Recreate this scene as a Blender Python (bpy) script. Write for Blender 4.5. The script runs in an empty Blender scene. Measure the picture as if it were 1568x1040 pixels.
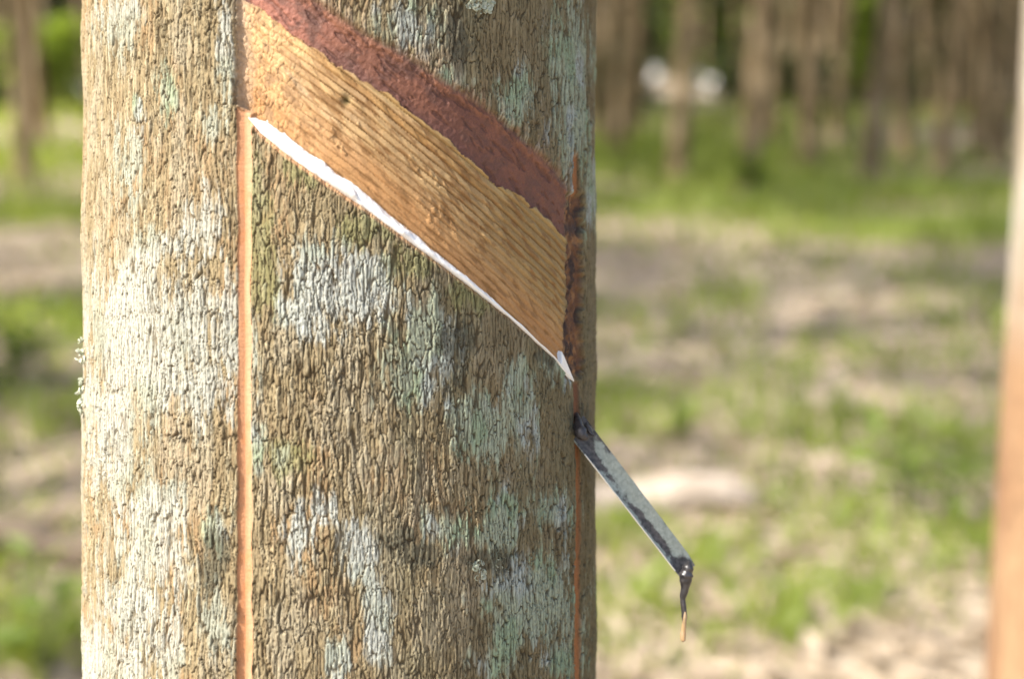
import bpy, math, random
import numpy as np
from mathutils import Vector, Matrix

random.seed(4)
S = bpy.context.scene
C = S.collection
PI = math.pi

# ------------------------------------------------------------------ camera frame
FP = 2613.0                        # focal length in photo pixels (60 mm on a 36 mm wide sensor)
CX, CY = 784.0, 520.0
PITCH = math.atan(460.0 / FP)      # horizon a little below the top of the frame
CAM = Vector((0, 0, 1.35))
RIGHT = Vector((1, 0, 0))
FWD = Vector((0, math.cos(PITCH), -math.sin(PITCH)))
UP = Vector((0, math.sin(PITCH), math.cos(PITCH)))
cd = bpy.data.cameras.new('camera')
cam = bpy.data.objects.new('camera', cd); C.objects.link(cam)
cam.location = CAM; cam.rotation_euler = (PI / 2 - PITCH, 0, 0)
cd.sensor_width = 36; cd.lens = 60; cd.clip_end = 2000; cd.clip_start = 0.02
cd.dof.use_dof = True; cd.dof.focus_distance = 0.738; cd.dof.aperture_fstop = 5.0; cd.dof.aperture_blades = 0
S.camera = cam

def ground_at(px, py):
    """ground point seen at a photo position (flat ground)"""
    d = RIGHT * ((px - CX) / FP) + UP * ((CY - py) / FP) + FWD
    t = -CAM.z / d.z
    return CAM + d * t

# ------------------------------------------------------------------ numpy noise
def _h(ix, iy, seed):
    h = (ix.astype(np.int64) * 374761393 + iy.astype(np.int64) * 668265263 + seed * 974126177 + 12345) & 0xffffffff
    h = ((h ^ (h >> 13)) * 1274126177) & 0xffffffff
    h = ((h ^ (h >> 15)) * 2246822519) & 0xffffffff
    return ((h ^ (h >> 16)) & 0xffffff).astype(np.float32) / np.float32(0xffffff)

def vn(x, y, seed=0):
    x = np.asarray(x, np.float64); y = np.asarray(y, np.float64)
    ix = np.floor(x); iy = np.floor(y)
    fx = (x - ix).astype(np.float32); fy = (y - iy).astype(np.float32)
    ix = ix.astype(np.int64); iy = iy.astype(np.int64)
    fx = fx * fx * (3 - 2 * fx); fy = fy * fy * (3 - 2 * fy)
    a = _h(ix, iy, seed); b = _h(ix + 1, iy, seed); c = _h(ix, iy + 1, seed); d = _h(ix + 1, iy + 1, seed)
    return (a + (b - a) * fx) * (1 - fy) + (c + (d - c) * fx) * fy - 0.5      # -0.5..0.5

def fbm(x, y, seed=0, oct=4, gain=0.5):
    s = 0; a = 1.0
    for k in range(oct):
        s = s + a * vn(x * 2 ** k + 13.7 * k, y * 2 ** k - 7.1 * k, seed + k); a *= gain
    return s

def voro(x, y, seed=0):
    """F1, F2, random per cell, offset from the cell's centre"""
    ix = np.floor(x).astype(np.int64); iy = np.floor(y).astype(np.int64)
    f1 = np.full(x.shape, 9.0, np.float32); f2 = f1.copy()
    rid = np.zeros(x.shape, np.float32); ox = rid.copy(); oy = rid.copy()
    for i in (-1, 0, 1):
        for j in (-1, 0, 1):
            jx = ix + i; jy = iy + j
            cx = jx + 0.08 + 0.84 * _h(jx, jy, seed); cy = jy + 0.08 + 0.84 * _h(jx, jy, seed + 1)
            dx = (x - cx).astype(np.float32); dy = (y - cy).astype(np.float32)
            d = np.sqrt(dx * dx + dy * dy)
            near = d < f1
            f2 = np.where(near, f1, np.minimum(f2, d))
            rid = np.where(near, _h(jx, jy, seed + 2), rid)
            ox = np.where(near, dx, ox); oy = np.where(near, dy, oy)
            f1 = np.where(near, d, f1)
    return f1, f2, rid, ox, oy

def ss(a, b, x):
    t = np.clip((x - a) / (b - a), 0, 1)
    return t * t * (3 - 2 * t)

def mix(a, b, t):
    t = np.asarray(t)[..., None]
    return a * (1 - t) + np.asarray(b, np.float32) * t

# ------------------------------------------------------------------ mesh helpers
def np_mesh(name, V, F, col=None, smooth=True):
    V = np.ascontiguousarray(V, np.float32); F = np.ascontiguousarray(F, np.int32)
    n = F.shape[1]
    me = bpy.data.meshes.new(name)
    me.vertices.add(len(V)); me.vertices.foreach_set('co', V.ravel())
    me.loops.add(F.size); me.loops.foreach_set('vertex_index', F.ravel())
    me.polygons.add(len(F)); me.polygons.foreach_set('loop_start', np.arange(0, F.size, n, dtype=np.int32))
    me.polygons.foreach_set('use_smooth', np.full(len(F), smooth, bool))
    me.update(calc_edges=True)
    if col is not None:
        a = me.attributes.new('tone', 'FLOAT_COLOR', 'POINT')
        c = np.ones((len(V), 4), np.float32); c[:, :3] = np.clip(col, 0, 1)
        a.data.foreach_set('color', c.ravel())
    return me

def sub_mesh(name, V, F, col=None, smooth=True):
    used = np.unique(F); remap = np.full(len(V), -1, np.int32); remap[used] = np.arange(len(used))
    return np_mesh(name, V[used], remap[F], None if col is None else col[used], smooth)

def grid_faces(rows, cols, wrap=False):
    r = np.arange(rows - 1)[:, None]; c = np.arange(cols if wrap else cols - 1)[None, :]
    c1 = (c + 1) % cols
    a = r * cols + c; b = r * cols + c1; d = (r + 1) * cols + c; e = (r + 1) * cols + c1
    return np.stack([a, b, e, d], -1).reshape(-1, 4)

def link(name, me, mat, parent=None):
    o = bpy.data.objects.new(name, me); C.objects.link(o)
    if mat: me.materials.append(mat)
    if parent: o.parent = parent
    return o

def empty(name, label, cat, loc=(0, 0, 0), group=None):
    o = bpy.data.objects.new(name, None); C.objects.link(o); o.location = loc
    o.empty_display_size = 0.05
    return tag(o, label, cat, group)

def tag(o, label, cat, group=None):
    o['label'] = label; o['category'] = cat
    if group: o['group'] = group
    return o

# ------------------------------------------------------------------ materials
def new_mat(name):
    m = bpy.data.materials.new(name); m.use_nodes = True
    nt = m.node_tree; b = nt.nodes['Principled BSDF']
    return m, nt, b

def N(nt, t, **kw):
    n = nt.nodes.new(t)
    for k, v in kw.items():
        if k in n.inputs.keys(): n.inputs[k].default_value = v
        else: setattr(n, k, v)
    return n

def obj_coord(nt, scale=(1, 1, 1)):
    tc = N(nt, 'ShaderNodeTexCoord'); mp = N(nt, 'ShaderNodeMapping')
    mp.inputs['Scale'].default_value = scale
    nt.links.new(tc.outputs['Object'], mp.inputs['Vector'])
    return mp.outputs['Vector']

def ramp(nt, fac, stops):
    r = N(nt, 'ShaderNodeValToRGB'); e = r.color_ramp.elements
    while len(e) > 1: e.remove(e[0])
    e[0].position = stops[0][0]; e[0].color = (*stops[0][1], 1)
    for p, c in stops[1:]:
        k = e.new(p); k.color = (*c, 1)
    nt.links.new(fac, r.inputs['Fac'])
    return r.outputs['Color']

def noise(nt, vec, scale, detail=4, rough=0.55):
    n = N(nt, 'ShaderNodeTexNoise'); n.inputs['Scale'].default_value = scale
    n.inputs['Detail'].default_value = detail; n.inputs['Roughness'].default_value = rough
    nt.links.new(vec, n.inputs['Vector'])
    return n.outputs['Fac']

def mixc(nt, a, b, fac, mode='MIX'):
    m = N(nt, 'ShaderNodeMix', data_type='RGBA', blend_type=mode)
    for k, v in ((6, a), (7, b), (0, fac)):
        if hasattr(v, 'is_linked'): nt.links.new(v, m.inputs[k])
        elif isinstance(v, (int, float)): m.inputs[k].default_value = v
        else: m.inputs[k].default_value = (*v, 1)
    return m.outputs[2]

def bump(nt, b, h, strength, dist):
    n = N(nt, 'ShaderNodeBump'); n.inputs['Strength'].default_value = strength; n.inputs['Distance'].default_value = dist
    nt.links.new(h, n.inputs['Height']); nt.links.new(n.outputs['Normal'], b.inputs['Normal'])

def tone_mat(name, rough, fine_scale, fine_amt, bump_d, aniso=(1, 1, 1), spec=0.3):
    """colour from the mesh's own tone attribute, broken up by fine procedural grain"""
    m, nt, b = new_mat(name)
    at = N(nt, 'ShaderNodeAttribute'); at.attribute_name = 'tone'
    v = obj_coord(nt, aniso)
    f = noise(nt, v, fine_scale, 5, 0.65)
    g = ramp(nt, f, [(0.25, (1 - fine_amt,) * 3), (0.75, (1 + fine_amt,) * 3)])
    c = mixc(nt, at.outputs['Color'], g, 1.0, 'MULTIPLY')
    nt.links.new(c, b.inputs['Base Color'])
    b.inputs['Roughness'].default_value = rough; b.inputs['Specular IOR Level'].default_value = spec
    if bump_d: bump(nt, b, f, 0.6, bump_d)
    return m

bark_mat = tone_mat('bark', 0.9, 1400, 0.22, 0.0005, (1, 1, 0.45), 0.2)
wood_mat = tone_mat('tapped_wood', 0.75, 1100, 0.18, 0.0004, (1, 1, 1), 0.3)
paint_mat = tone_mat('red_paint', 0.6, 1300, 0.22, 0.0006, (1, 1, 1), 0.35)

# ------------------------------------------------------------------ the tapped tree
R0 = 0.12
pl, pr = math.atan((130 - CX) / FP), math.atan((908.5 - CX) / FP)
phi0, alp = (pl + pr) / 2, (pr - pl) / 2
DC = R0 / math.sin(alp)
X0, D0 = DC * math.sin(phi0), DC * math.cos(phi0)
axisC = CAM + RIGHT * X0 + FWD * D0
s0 = -axisC.z / math.cos(PITCH)
base = axisC + UP * s0
tree = empty('rubber_tree', 'tapped rubber tree with pale flaky bark and a slanting tan cut under a red band', 'tree', base)
tree.rotation_euler = (-PITCH, 0, 0)       # leans a little away from the camera

def radius(s):
    return R0 * (1 + 0.55 * np.exp(-(s - s0) / 0.16) - 0.035 * np.clip(s - 0.25, 0, 9) * 2)

def project(x, y, s):
    return CX + FP * (X0 + x) / (D0 + y), CY - FP * s / (D0 + y)

def on_trunk(px, py, r=R0):
    """point on a cylinder of radius r round the trunk's axis seen at a photo position -> theta, s"""
    dx, ds = (px - CX) / FP, (CY - py) / FP
    # ray (dx*t, t, ds*t); axis at (X0, D0)
    A = dx * dx + 1; B = -2 * (dx * X0 + D0); Cc = X0 * X0 + D0 * D0 - r * r
    q = np.maximum(B * B - 4 * A * Cc, 0)
    t = (-B - np.sqrt(q)) / (2 * A)
    return np.arctan2(dx * t - X0, -(t - D0)), ds * t

# slant cut, in photo positions
LX = np.array([300, 372, 384, 400, 440, 500, 560, 620, 700, 780, 850, 878, 930.])
LY = np.array([120, 168, 186, 206, 239, 281, 322, 367, 426, 489, 553, 587, 640.])
TX = np.array([300, 372, 388, 430, 480, 520, 565, 638, 708, 785, 850, 930.])
TY = np.array([3, 4, 17, 29, 30, 29, 27, 22, 16, 11, 9, 8.])
yL = lambda x: np.interp(x, LX, LY)
yU = lambda x: yL(x) - np.interp(x, TX, TY)
RBX = np.array([340, 372, 405, 440, 500, 550, 605, 650, 690, 720, 760, 800, 830, 858, 900])
RBY = np.array([-14, 1, 17, 45, 85, 115, 150, 188, 220, 245, 278, 302, 330, 353, 388.])
RTX = np.array([340, 430, 490, 520, 560, 620, 660, 700, 740, 780, 820, 850, 875, 900])
RTY = np.array([-80, -30, 6, 29, 54, 84, 114, 139, 164, 198, 234, 264, 298, 335.])

SP = 0.00031
def grow(start, end, step, g):
    out = []; x = start; d = step
    while x < end: d = min(d * g, 0.12); x += d; out.append(x)
    return out
th_front = np.arange(-math.radians(112), math.radians(112), SP / R0)
bk = grow(th_front[-1], PI * 2 - math.radians(112) - 0.09, SP / R0, 1.35)
bk = [min(b, 9) for b in bk]
tcols = np.concatenate([th_front, np.linspace(th_front[-1] + 0.02, th_front[0] + 2 * PI - 0.02, 70)])
z_front = np.arange(-0.185, 0.185, SP)
dn = [-v for v in grow(0.185, -s0 + 0.08, SP, 1.12)][::-1]
upz = grow(0.185, 4.2, SP, 1.12)
zrows = np.concatenate([np.array(dn), z_front, np.array(upz)])
nr, nc = len(zrows), len(tcols)
TH, Z = np.meshgrid(tcols, zrows)
TH = TH.astype(np.float64)
U = TH * R0; Vv = Z
RB = radius(Z)
PX, PY = project(RB * np.sin(TH), -RB * np.cos(TH), Z)
front = (np.abs(TH) < math.radians(95)) & (np.abs(Z) < 0.3)
dens = ss(0.010, 0.003, np.gradient(zrows))[:, None] * np.ones_like(TH)       # fade relief where the mesh gets coarse

mm = 0.001
# warped coordinates: the plates wander
wu = U + 2.4 * mm * vn(U / (13 * mm), Vv / (26 * mm), 3) + 0.9 * mm * vn(U / (3.2 * mm), Vv / (9 * mm), 5) + 0.45 * mm * vn(U / (1.3 * mm), Vv / (3.2 * mm), 6)
wv = Vv + 7 * mm * vn(U / (4 * mm), Vv / (16 * mm), 7) + 2.4 * mm * vn(U / (1.8 * mm), Vv / (5 * mm), 8)
f1, f2, rid, ox, oy = voro(wu / (1.55 * mm), wv / (10.5 * mm), 11)
g1, g2, rid2, ox2, oy2 = voro(wu / (1.0 * mm) + 31.3, wv / (4.6 * mm) + 5.5, 41)
# crack width measured across the plate, so the cross cracks stay as fine as the long ones
side = np.clip(np.abs(ox) / np.maximum(np.abs(ox) + 0.55 * np.abs(oy), 1e-3), 0.0, 1)
edge = (f2 - f1) * (0.8 + 4.2 * (1 - side) ** 2)
edge2 = (g2 - g1)
fis = np.abs(vn(wu / (1.8 * mm) + 7.7, wv / (16 * mm), 21) + 0.35 * vn(wu / (1.1 * mm), wv / (7 * mm), 23))
fissure = ss(0.0, 0.075, fis)                       # long wandering vertical fissures
plate = ss(0.0, 0.19, edge) ** 0.6 * (0.2 + 0.8 * fissure)
plate2 = ss(0.0, 0.35, edge2)
big = fbm(U / (34 * mm), Vv / (60 * mm), 50, 3)
mid = fbm(U / (6 * mm), Vv / (22 * mm), 60, 3)
rough_zone = ss(-0.25, 0.35, fbm(U / (30 * mm), Vv / (45 * mm), 70, 3))
hb = (1.05 * plate * (0.62 + 0.6 * rid) + 0.26 * plate2 * plate + 0.55 * ox * (rid2 - 0.5) * plate + 0.35 * oy * (rid - 0.5) * plate)
hb = 0.98 * hb * (0.7 + 0.5 * rough_zone) * mm
hb += 0.9 * mm * big + 0.22 * mm * mid + 0.20 * mm * fbm(U / (0.9 * mm), Vv / (2.2 * mm), 90, 2)
flake = ss(0.16, 0.26, fbm(U / (5 * mm), Vv / (16 * mm), 95, 2)) * (rid > 0.5) * plate
hb += 0.25 * mm * flake
hb -= 0.35 * mm * (1 - fissure)
hb *= dens

# ---- bark colour (albedo, with some shade painted in on the right)
x, y = PX, PY
rr = rid[..., None]
col = np.zeros(TH.shape + (3,), np.float32) + np.array([0.285, 0.226, 0.132], np.float32)
col = mix(col, [0.40, 0.335, 0.215], ss(0.5, 0.95, rid))
col = mix(col, [0.215, 0.158, 0.088], 0.8 * ss(0.62, 0.95, rid2))
warm = ss(0.0, 0.3, fbm(U / (16 * mm), Vv / (26 * mm), 101, 3))
col = mix(col, [0.34, 0.215, 0.110], 0.6 * warm * (rid2 < 0.5))
pale = ss(0.0, 0.35, fbm(U / (12 * mm), Vv / (30 * mm), 111, 4) + 0.25 * (rid - 0.5))
col = mix(col, [0.37, 0.325, 0.235], 0.6 * pale)
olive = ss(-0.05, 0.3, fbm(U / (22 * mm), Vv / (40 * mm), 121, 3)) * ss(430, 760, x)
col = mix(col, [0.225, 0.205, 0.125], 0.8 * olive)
col = mix(col, [0.170, 0.142, 0.080], 0.75 * ss(560, 870, x))  # right side darkened further in the colour, painted shade
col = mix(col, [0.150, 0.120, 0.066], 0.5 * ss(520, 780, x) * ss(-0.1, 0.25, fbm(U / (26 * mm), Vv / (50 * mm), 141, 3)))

def patches(lst, seed, nz=1.0, cell=0.7, soft=0.45, sx=5, sy=22):
    f = np.zeros(TH.shape, np.float32) - 3
    for (cx, cy, rx, ry) in lst:
        d = 1 - np.sqrt(((x - cx) / rx) ** 2 + ((y - cy) / ry) ** 2)
        f = np.maximum(f, np.clip(d, -3, 0.75))
    n = nz * fbm(U / (sx * mm), Vv / (sy * mm), seed, 4) + cell * (rid - 0.5) + 0.35 * (rid2 - 0.5) + 0.5 * fbm(U / (1.2 * mm), Vv / (3 * mm), seed + 9, 2)
    return ss(-soft, soft, f + n) * front
white = patches([(185, 500, 52, 85), (270, 500, 95, 70), (180, 640, 45, 110), (245, 560, 95, 75), (300, 590, 50, 50), (235, 470, 60, 60),
                 (185, 30, 30, 45), (345, 80, 14, 90), (330, 190, 16, 30), (200, 260, 20, 60), (310, 350, 25, 50), (240, 385, 30, 30),
                 (245, 790, 60, 40), (235, 850, 60, 60), (205, 930, 50, 50), (165, 1010, 45, 60), (260, 1000, 30, 50), (330, 960, 20, 50),
                 (515, 440, 75, 48), (460, 480, 42, 34), (560, 415, 40, 26),
                 (460, 825, 24, 42), (545, 845, 26, 42), (575, 935, 22, 52), (500, 780, 24, 24), (515, 1015, 20, 32), (430, 700, 12, 30)], 201)
white = np.clip(white * 1.15, 0, 1) * (1 - 0.25 * ss(420, 330, x))
wcol = mix(np.zeros(TH.shape + (3,), np.float32) + np.array([0.43, 0.445, 0.405], np.float32), [0.34, 0.37, 0.31], ss(-0.2, 0.3, fbm(U / (20 * mm), Vv / (25 * mm), 211, 3)))
crackm = (0.28 + 0.70 * ss(0.02, 0.22, edge) * (0.4 + 0.6 * fissure))
col = col * (1 - (white * crackm)[..., None]) + wcol * (white * crackm)[..., None]
greenp = patches([(810, 915, 58, 60), (772, 965, 20, 42), (740, 655, 48, 45), (790, 640, 26, 50), (790, 580, 20, 40), (765, 800, 24, 46), (700, 815, 45, 30), (845, 780, 25, 30),
                  (868, 110, 26, 95), (872, 185, 26, 70), (902, 290, 12, 50), (690, 122, 22, 22), (782, 150, 26, 34), (620, 40, 45, 36), (700, 640, 20, 30), (850, 560, 20, 26),
                  (262, 140, 14, 34), (212, 165, 8, 14), (750, 1020, 30, 24), (855, 1010, 26, 24), (650, 520, 40, 60), (630, 580, 40, 40), (390, 690, 14, 40), (790, 230, 20, 20), (330, 810, 20, 26)], 221)
greenp = np.maximum(greenp, patches([(812, 918, 62, 64), (775, 975, 22, 40), (765, 800, 18, 44), (735, 655, 40, 44)], 225, 0.5, 0.3, 0.2))
gcol = mix(np.zeros(TH.shape + (3,), np.float32) + np.array([0.325, 0.365, 0.275], np.float32), [0.27, 0.345, 0.235], ss(-0.1, 0.3, fbm(U / (9 * mm), Vv / (16 * mm), 231, 3)))
gcol = mix(gcol, [0.37, 0.41, 0.38], ss(0.05, 0.35, fbm(U / (12 * mm), Vv / (20 * mm), 241, 3)))
k = (greenp * np.minimum(crackm * 1.15, 1) * (0.8 + 0.2 * ss(560, 760, x)))[..., None]
col = col * (1 - k) + gcol * k
moss = patches([(395, 330, 22, 70), (560, 350, 40, 22), (640, 400, 40, 25), (470, 250, 30, 30), (410, 420, 18, 50), (720, 450, 30, 25), (450, 700, 30, 30), (700, 230, 40, 60)], 251, 1.0, 0.3, 0.4)
col = mix(col, [0.205, 0.215, 0.085], 0.55 * moss)
dark = patches([(701, 575, 11, 18), (335, 845, 14, 40), (325, 880, 16, 24), (702, 520, 24, 26), (845, 545, 16, 16), (700, 60, 22, 40), (610, 830, 30, 20), (740, 860, 40, 18), (640, 850, 30, 16), (880, 640, 14, 34)], 261, 0.7, 0.3, 0.3)
col = mix(col, [0.085, 0.085, 0.062], 0.75 * dark)
# dirt held in the cracks
crk = np.maximum(1 - ss(0.02, 0.20, edge), 0.9 * (1 - ss(0.01, 0.075, fis)))
col = mix(col, [0.060, 0.042, 0.022], 0.80 * crk * (1 - 0.35 * white))
crk2 = 1 - ss(0.0, 0.14, edge2)
col = mix(col, [0.16, 0.105, 0.055], 0.35 * crk2 * (1 - 0.5 * white))

col *= np.array([0.86, 0.87, 0.85], np.float32)
# ---- the worked zones
nzE = fbm(U / (2.2 * mm), Vv / (2.2 * mm), 301, 3)
dy = yL(x) - y
along_ = U / mm + 0.55 * Vv / mm
wv_ = yL(x) - yU(x)
yRB = np.interp(x, RBX, RBY) + 5 * nzE + 13 * fbm(along_ / 5.5, y / 40, 303, 2)
yRT = np.interp(x, RTX, RTY) + 4 * nzE + 4 * (rid - 0.5)
mL = ss(356, 368, x + 3 * nzE); mR = 1 - ss(863, 871, x + 2 * nzE)
yTop = np.interp(x, RTX, RTY)
inside = mL * mR * ss(0, 3, dy) * ss(yTop - 12, yTop + 6, y - 3 * nzE) * front
t_bev = np.clip(dy / np.maximum(wv_, 3), 0, 1)
zone_dep = (4.6 - 2.6 * np.clip((dy - wv_) / 200, 0, 1) ** 0.8) * (1 - 0.5 * ss(520, 850, x))
dep = -zone_dep * t_bev * mm
# strips left by each day's shaving
along = U / mm + 0.55 * Vv / mm
ang = 4 * fbm(along / 40, dy / 70, 311, 2) + 1.3 * vn(along / 5, dy / 16, 315)
sp = (dy - wv_ + ang) / 13.5
fr = sp - np.floor(sp); rowid = np.floor(sp).astype(np.int64)
rowr = _h(rowid, np.floor(along / 3.6 + 3.3 * _h(rowid, rowid * 0, 5)).astype(np.int64), 321)
strip_amt = (0.25 + 0.75 * ss(400, 540, x)) * (0.55 + 0.45 * ss(60, 140, dy)) * ss(0.0, 1.0, fr * 0 + 1)
prof = ss(0.0, 0.22, fr) * (1 - 0.55 * ss(0.3, 1.0, fr))
chip = fbm(along / 2.6, dy / 9, 331, 3)
hp = (1.25 * prof * strip_amt + 0.40 * (rowr - 0.5) * strip_amt + 0.42 * chip + 0.5 * fbm(along / 14, dy / 60, 335, 2)) * mm
rough_left = 1 - ss(400, 520, x)
pv1, pv2, prid, _, _ = voro(U / (1.9 * mm), Vv / (3.2 * mm), 341)
hp += rough_left * (0.45 * ss(0, 0.4, pv2 - pv1) * prid + 0.4 * chip) * mm
hp += 0.6 * mm * ss(0.28, 0.38, fbm(along / 6, dy / 26, 343, 2)) * ss(20, 60, dy) * (1 - ss(150, 185, dy)) * prid
# a little knot hole
kn = np.exp(-(((x - 531) / 7) ** 2 + ((y - 152) / 9) ** 2))
hp -= 1.3 * mm * kn
red_zone = (y < yRB) & (y > yRT)
hr = (0.30 * fbm(U / (1.6 * mm), Vv / (1.6 * mm), 351, 4) + 0.45 * fbm(along / 8, dy / 18, 355, 3)) * mm + 0.45 * mm
pit = ss(0.20, 0.32, fbm(along / 4.0, dy / 12, 361, 3))
hr -= 0.5 * mm * pit
lip = np.exp(-((y - yRT - 7) / 6) ** 2)
hr += 0.8 * mm * lip
hz = np.where(y < yRB, hr, hp) + dep
H = hb * (1 - inside) + hz * inside
H = np.where((dy > -4) & (dy < 4) & (x > 366) & (x < 874) & front, H * 0.6 + 0.4 * dep, H)
# raised rim of the cut below the latex
# left guide groove
gx = 374 + 0.002 * (y - 172) + 1.8 * vn(Vv / (20 * mm), Vv * 0, 401)
ghw = 10.8 + 3.0 * vn(Vv / (12 * mm), Vv * 0 + 3, 402)
gd = (x - gx) / ghw
gm = (1 - ss(0.85, 1.08, np.abs(gd))) * ss(164, 172, y - 0.4 * (x - gx)) * front
gh = (-1.05 * np.where(gd < -0.12, (1 + gd) / 0.88, (1 - gd) / 1.12) - 0.08 + 0.10 * vn(U / (3 * mm), Vv / (0.7 * mm), 411) + 0.5 * vn(U / (5 * mm), Vv / (9 * mm), 412) * 0.6) * mm
H = H * (1 - gm) + gh * gm
# right guide groove
g2x = 880.5 + 0.004 * (y - 590) + 1.0 * vn(Vv / (14 * mm), Vv * 0, 421)
g2d = (x - g2x) / (4.6 + 0.8 * vn(Vv / (9 * mm), Vv * 0 + 9, 423))
g2m = (1 - ss(0.8, 1.1, np.abs(g2d))) * np.where(y > 400, ss(578, 592, y), ss(228, 246, y) * (1 - ss(296, 312, y))) * front
H = H * (1 - g2m) + (-1.1 * (1 - g2d ** 2) - 0.3) * mm * g2m
# old bleeding scar at the end of the cut
scx = 879 + 3.0 * fbm(Vv / (6 * mm), Vv * 0 + 1, 431, 2)
scw = 12.5 + 5 * fbm(Vv / (4 * mm), U / (30 * mm), 433, 3)
scm = (1 - ss(0.85, 1.1, np.abs(x - scx) / scw)) * ss(292, 306, y) * (1 - ss(568, 586, y)) * front * (1 - inside * 0.9)
sch = (-2.6 + 1.9 * fbm(U / (2.5 * mm), Vv / (3.5 * mm), 441, 3) + 0.8 * chip) * mm
H = H * (1 - scm) + sch * scm

# ---- colours of the worked zones
pc = np.zeros(TH.shape + (3,), np.float32) + np.array([0.330, 0.208, 0.096], np.float32)
pc = mix(pc, [0.45, 0.30, 0.140], ss(0.35, 0.9, rowr) * 0.85)
pc = mix(pc, [0.27, 0.150, 0.055], ss(0.35, 0.05, rowr) * 0.6 * strip_amt)
pc = mix(pc, [0.335, 0.175, 0.050], 0.6 * ss(0.55, 1.0, _h(rowid, rowid * 0 + 7, 9)) * strip_amt)
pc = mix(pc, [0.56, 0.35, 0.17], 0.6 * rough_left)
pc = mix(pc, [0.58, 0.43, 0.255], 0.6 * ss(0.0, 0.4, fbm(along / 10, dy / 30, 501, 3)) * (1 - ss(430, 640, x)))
orange = (1 - ss(20, 120, dy - wv_ * 0.6 + 40 * vn(along / 14, dy / 60, 511)))
pc = mix(pc, [0.38, 0.190, 0.070], 0.75 * orange)
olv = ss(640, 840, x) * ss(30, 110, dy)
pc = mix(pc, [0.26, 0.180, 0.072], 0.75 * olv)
line = (1 - ss(0.0, 0.22, fr)) * strip_amt * ss(-0.3, 0.1, vn(along / 11, rowid * 3.3, 517))
pc = mix(pc, [0.150, 0.078, 0.024], 1.0 * line * (0.55 + 0.7 * (chip + 0.5)))
brn = ss(0.10, 0.34, fbm(along / 3.2, dy / 9, 521, 4))
pc = mix(pc, [0.205, 0.105, 0.036], 0.75 * brn * ss(0.0, 1.0, 1 - rough_left * 0.4))
pc = mix(pc, [0.07, 0.06, 0.02], 0.85 * kn)
pc = mix(pc, [0.25, 0.155, 0.080], 0.7 * rough_left * ss(-0.05, 0.3, fbm(U / (4 * mm), Vv / (6 * mm), 525, 4)))
edgeL = 1 - ss(364, 392, x + 8 * nzE)
pc = mix(pc, [0.36, 0.265, 0.18], 0.75 * edgeL)
pc = mix(pc, [0.42, 0.30, 0.125], 0.5 * np.exp(-((y - yRB - 5) / 6) ** 2) * ss(470, 620, x))
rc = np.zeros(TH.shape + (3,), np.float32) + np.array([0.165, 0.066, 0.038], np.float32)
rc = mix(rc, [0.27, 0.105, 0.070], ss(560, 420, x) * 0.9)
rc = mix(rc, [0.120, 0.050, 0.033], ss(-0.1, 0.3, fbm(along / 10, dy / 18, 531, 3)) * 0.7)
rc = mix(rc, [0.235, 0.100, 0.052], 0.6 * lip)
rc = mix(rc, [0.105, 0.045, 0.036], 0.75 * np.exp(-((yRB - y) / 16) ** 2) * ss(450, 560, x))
rc = mix(rc, [0.10, 0.048, 0.034], 0.6 * ss(0.05, 0.3, fbm(U / (5 * mm), Vv / (4 * mm), 537, 4)))
rc = mix(rc, [0.085, 0.036, 0.026], 0.5 * pit)
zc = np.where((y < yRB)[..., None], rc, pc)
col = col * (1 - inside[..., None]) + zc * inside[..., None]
# paint smeared on the bark tips above the band
sm = np.exp(-np.clip(yTop - 2 - y, 0, 99) / 22) * (y < yTop + 4) * (x > 372) * (x < 872) * front * ss(0.35, 0.7, rid) * (1 - inside)
col = mix(col, [0.30, 0.165, 0.115], 0.40 * sm)
# raw edge of cut
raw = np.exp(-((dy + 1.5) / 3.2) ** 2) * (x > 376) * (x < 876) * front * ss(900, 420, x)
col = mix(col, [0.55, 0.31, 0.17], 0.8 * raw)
gc = np.zeros(TH.shape + (3,), np.float32) + np.array([0.40, 0.200, 0.100], np.float32)
gc = mix(gc, [0.43, 0.250, 0.142], ss(0.1, 0.5, gd))  # sunward wall painted lighter, on top of the light it catches
gc = mix(gc, [0.43, 0.185, 0.075], 0.6 * ss(0.05, 0.4, fbm(U / (3 * mm), Vv / (6 * mm), 541, 3)))
gc = mix(gc, [0.20, 0.115, 0.06], 0.55 * ss(0.1, 0.4, fbm(U / (2 * mm), Vv / (7 * mm), 545, 3)) * ss(0.5, 1.0, np.abs(gd)))
gc = mix(gc, [0.34, 0.20, 0.11], 0.5 * ss(0.2, 0.5, vn(U / (3 * mm), Vv / (0.8 * mm), 543)))
col = col * (1 - gm[..., None]) + gc * gm[..., None]
g2c = np.zeros(TH.shape + (3,), np.float32) + np.array([0.275, 0.118, 0.044], np.float32)
g2c = mix(g2c, [0.12, 0.055, 0.03], ss(700, 600, y) * (y > 500) * 0.85)
col = col * (1 - g2m[..., None]) + g2c * g2m[..., None]
scc = np.zeros(TH.shape + (3,), np.float32) + np.array([0.125, 0.060, 0.030], np.float32)
scc = mix(scc, [0.24, 0.125, 0.055], ss(0.08, 0.38, fbm(U / (3 * mm), Vv / (5 * mm), 551, 3)))
scc = mix(scc, [0.050, 0.030, 0.022], ss(0.02, 0.25, fbm(U / (4 * mm), Vv / (9 * mm), 561, 3)))
scc = mix(scc, [0.04, 0.03, 0.03], np.exp(-(((y - 350) / 10) ** 2)) * 0.8)
col = col * (1 - scm[..., None]) + scc * scm[..., None]

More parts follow.
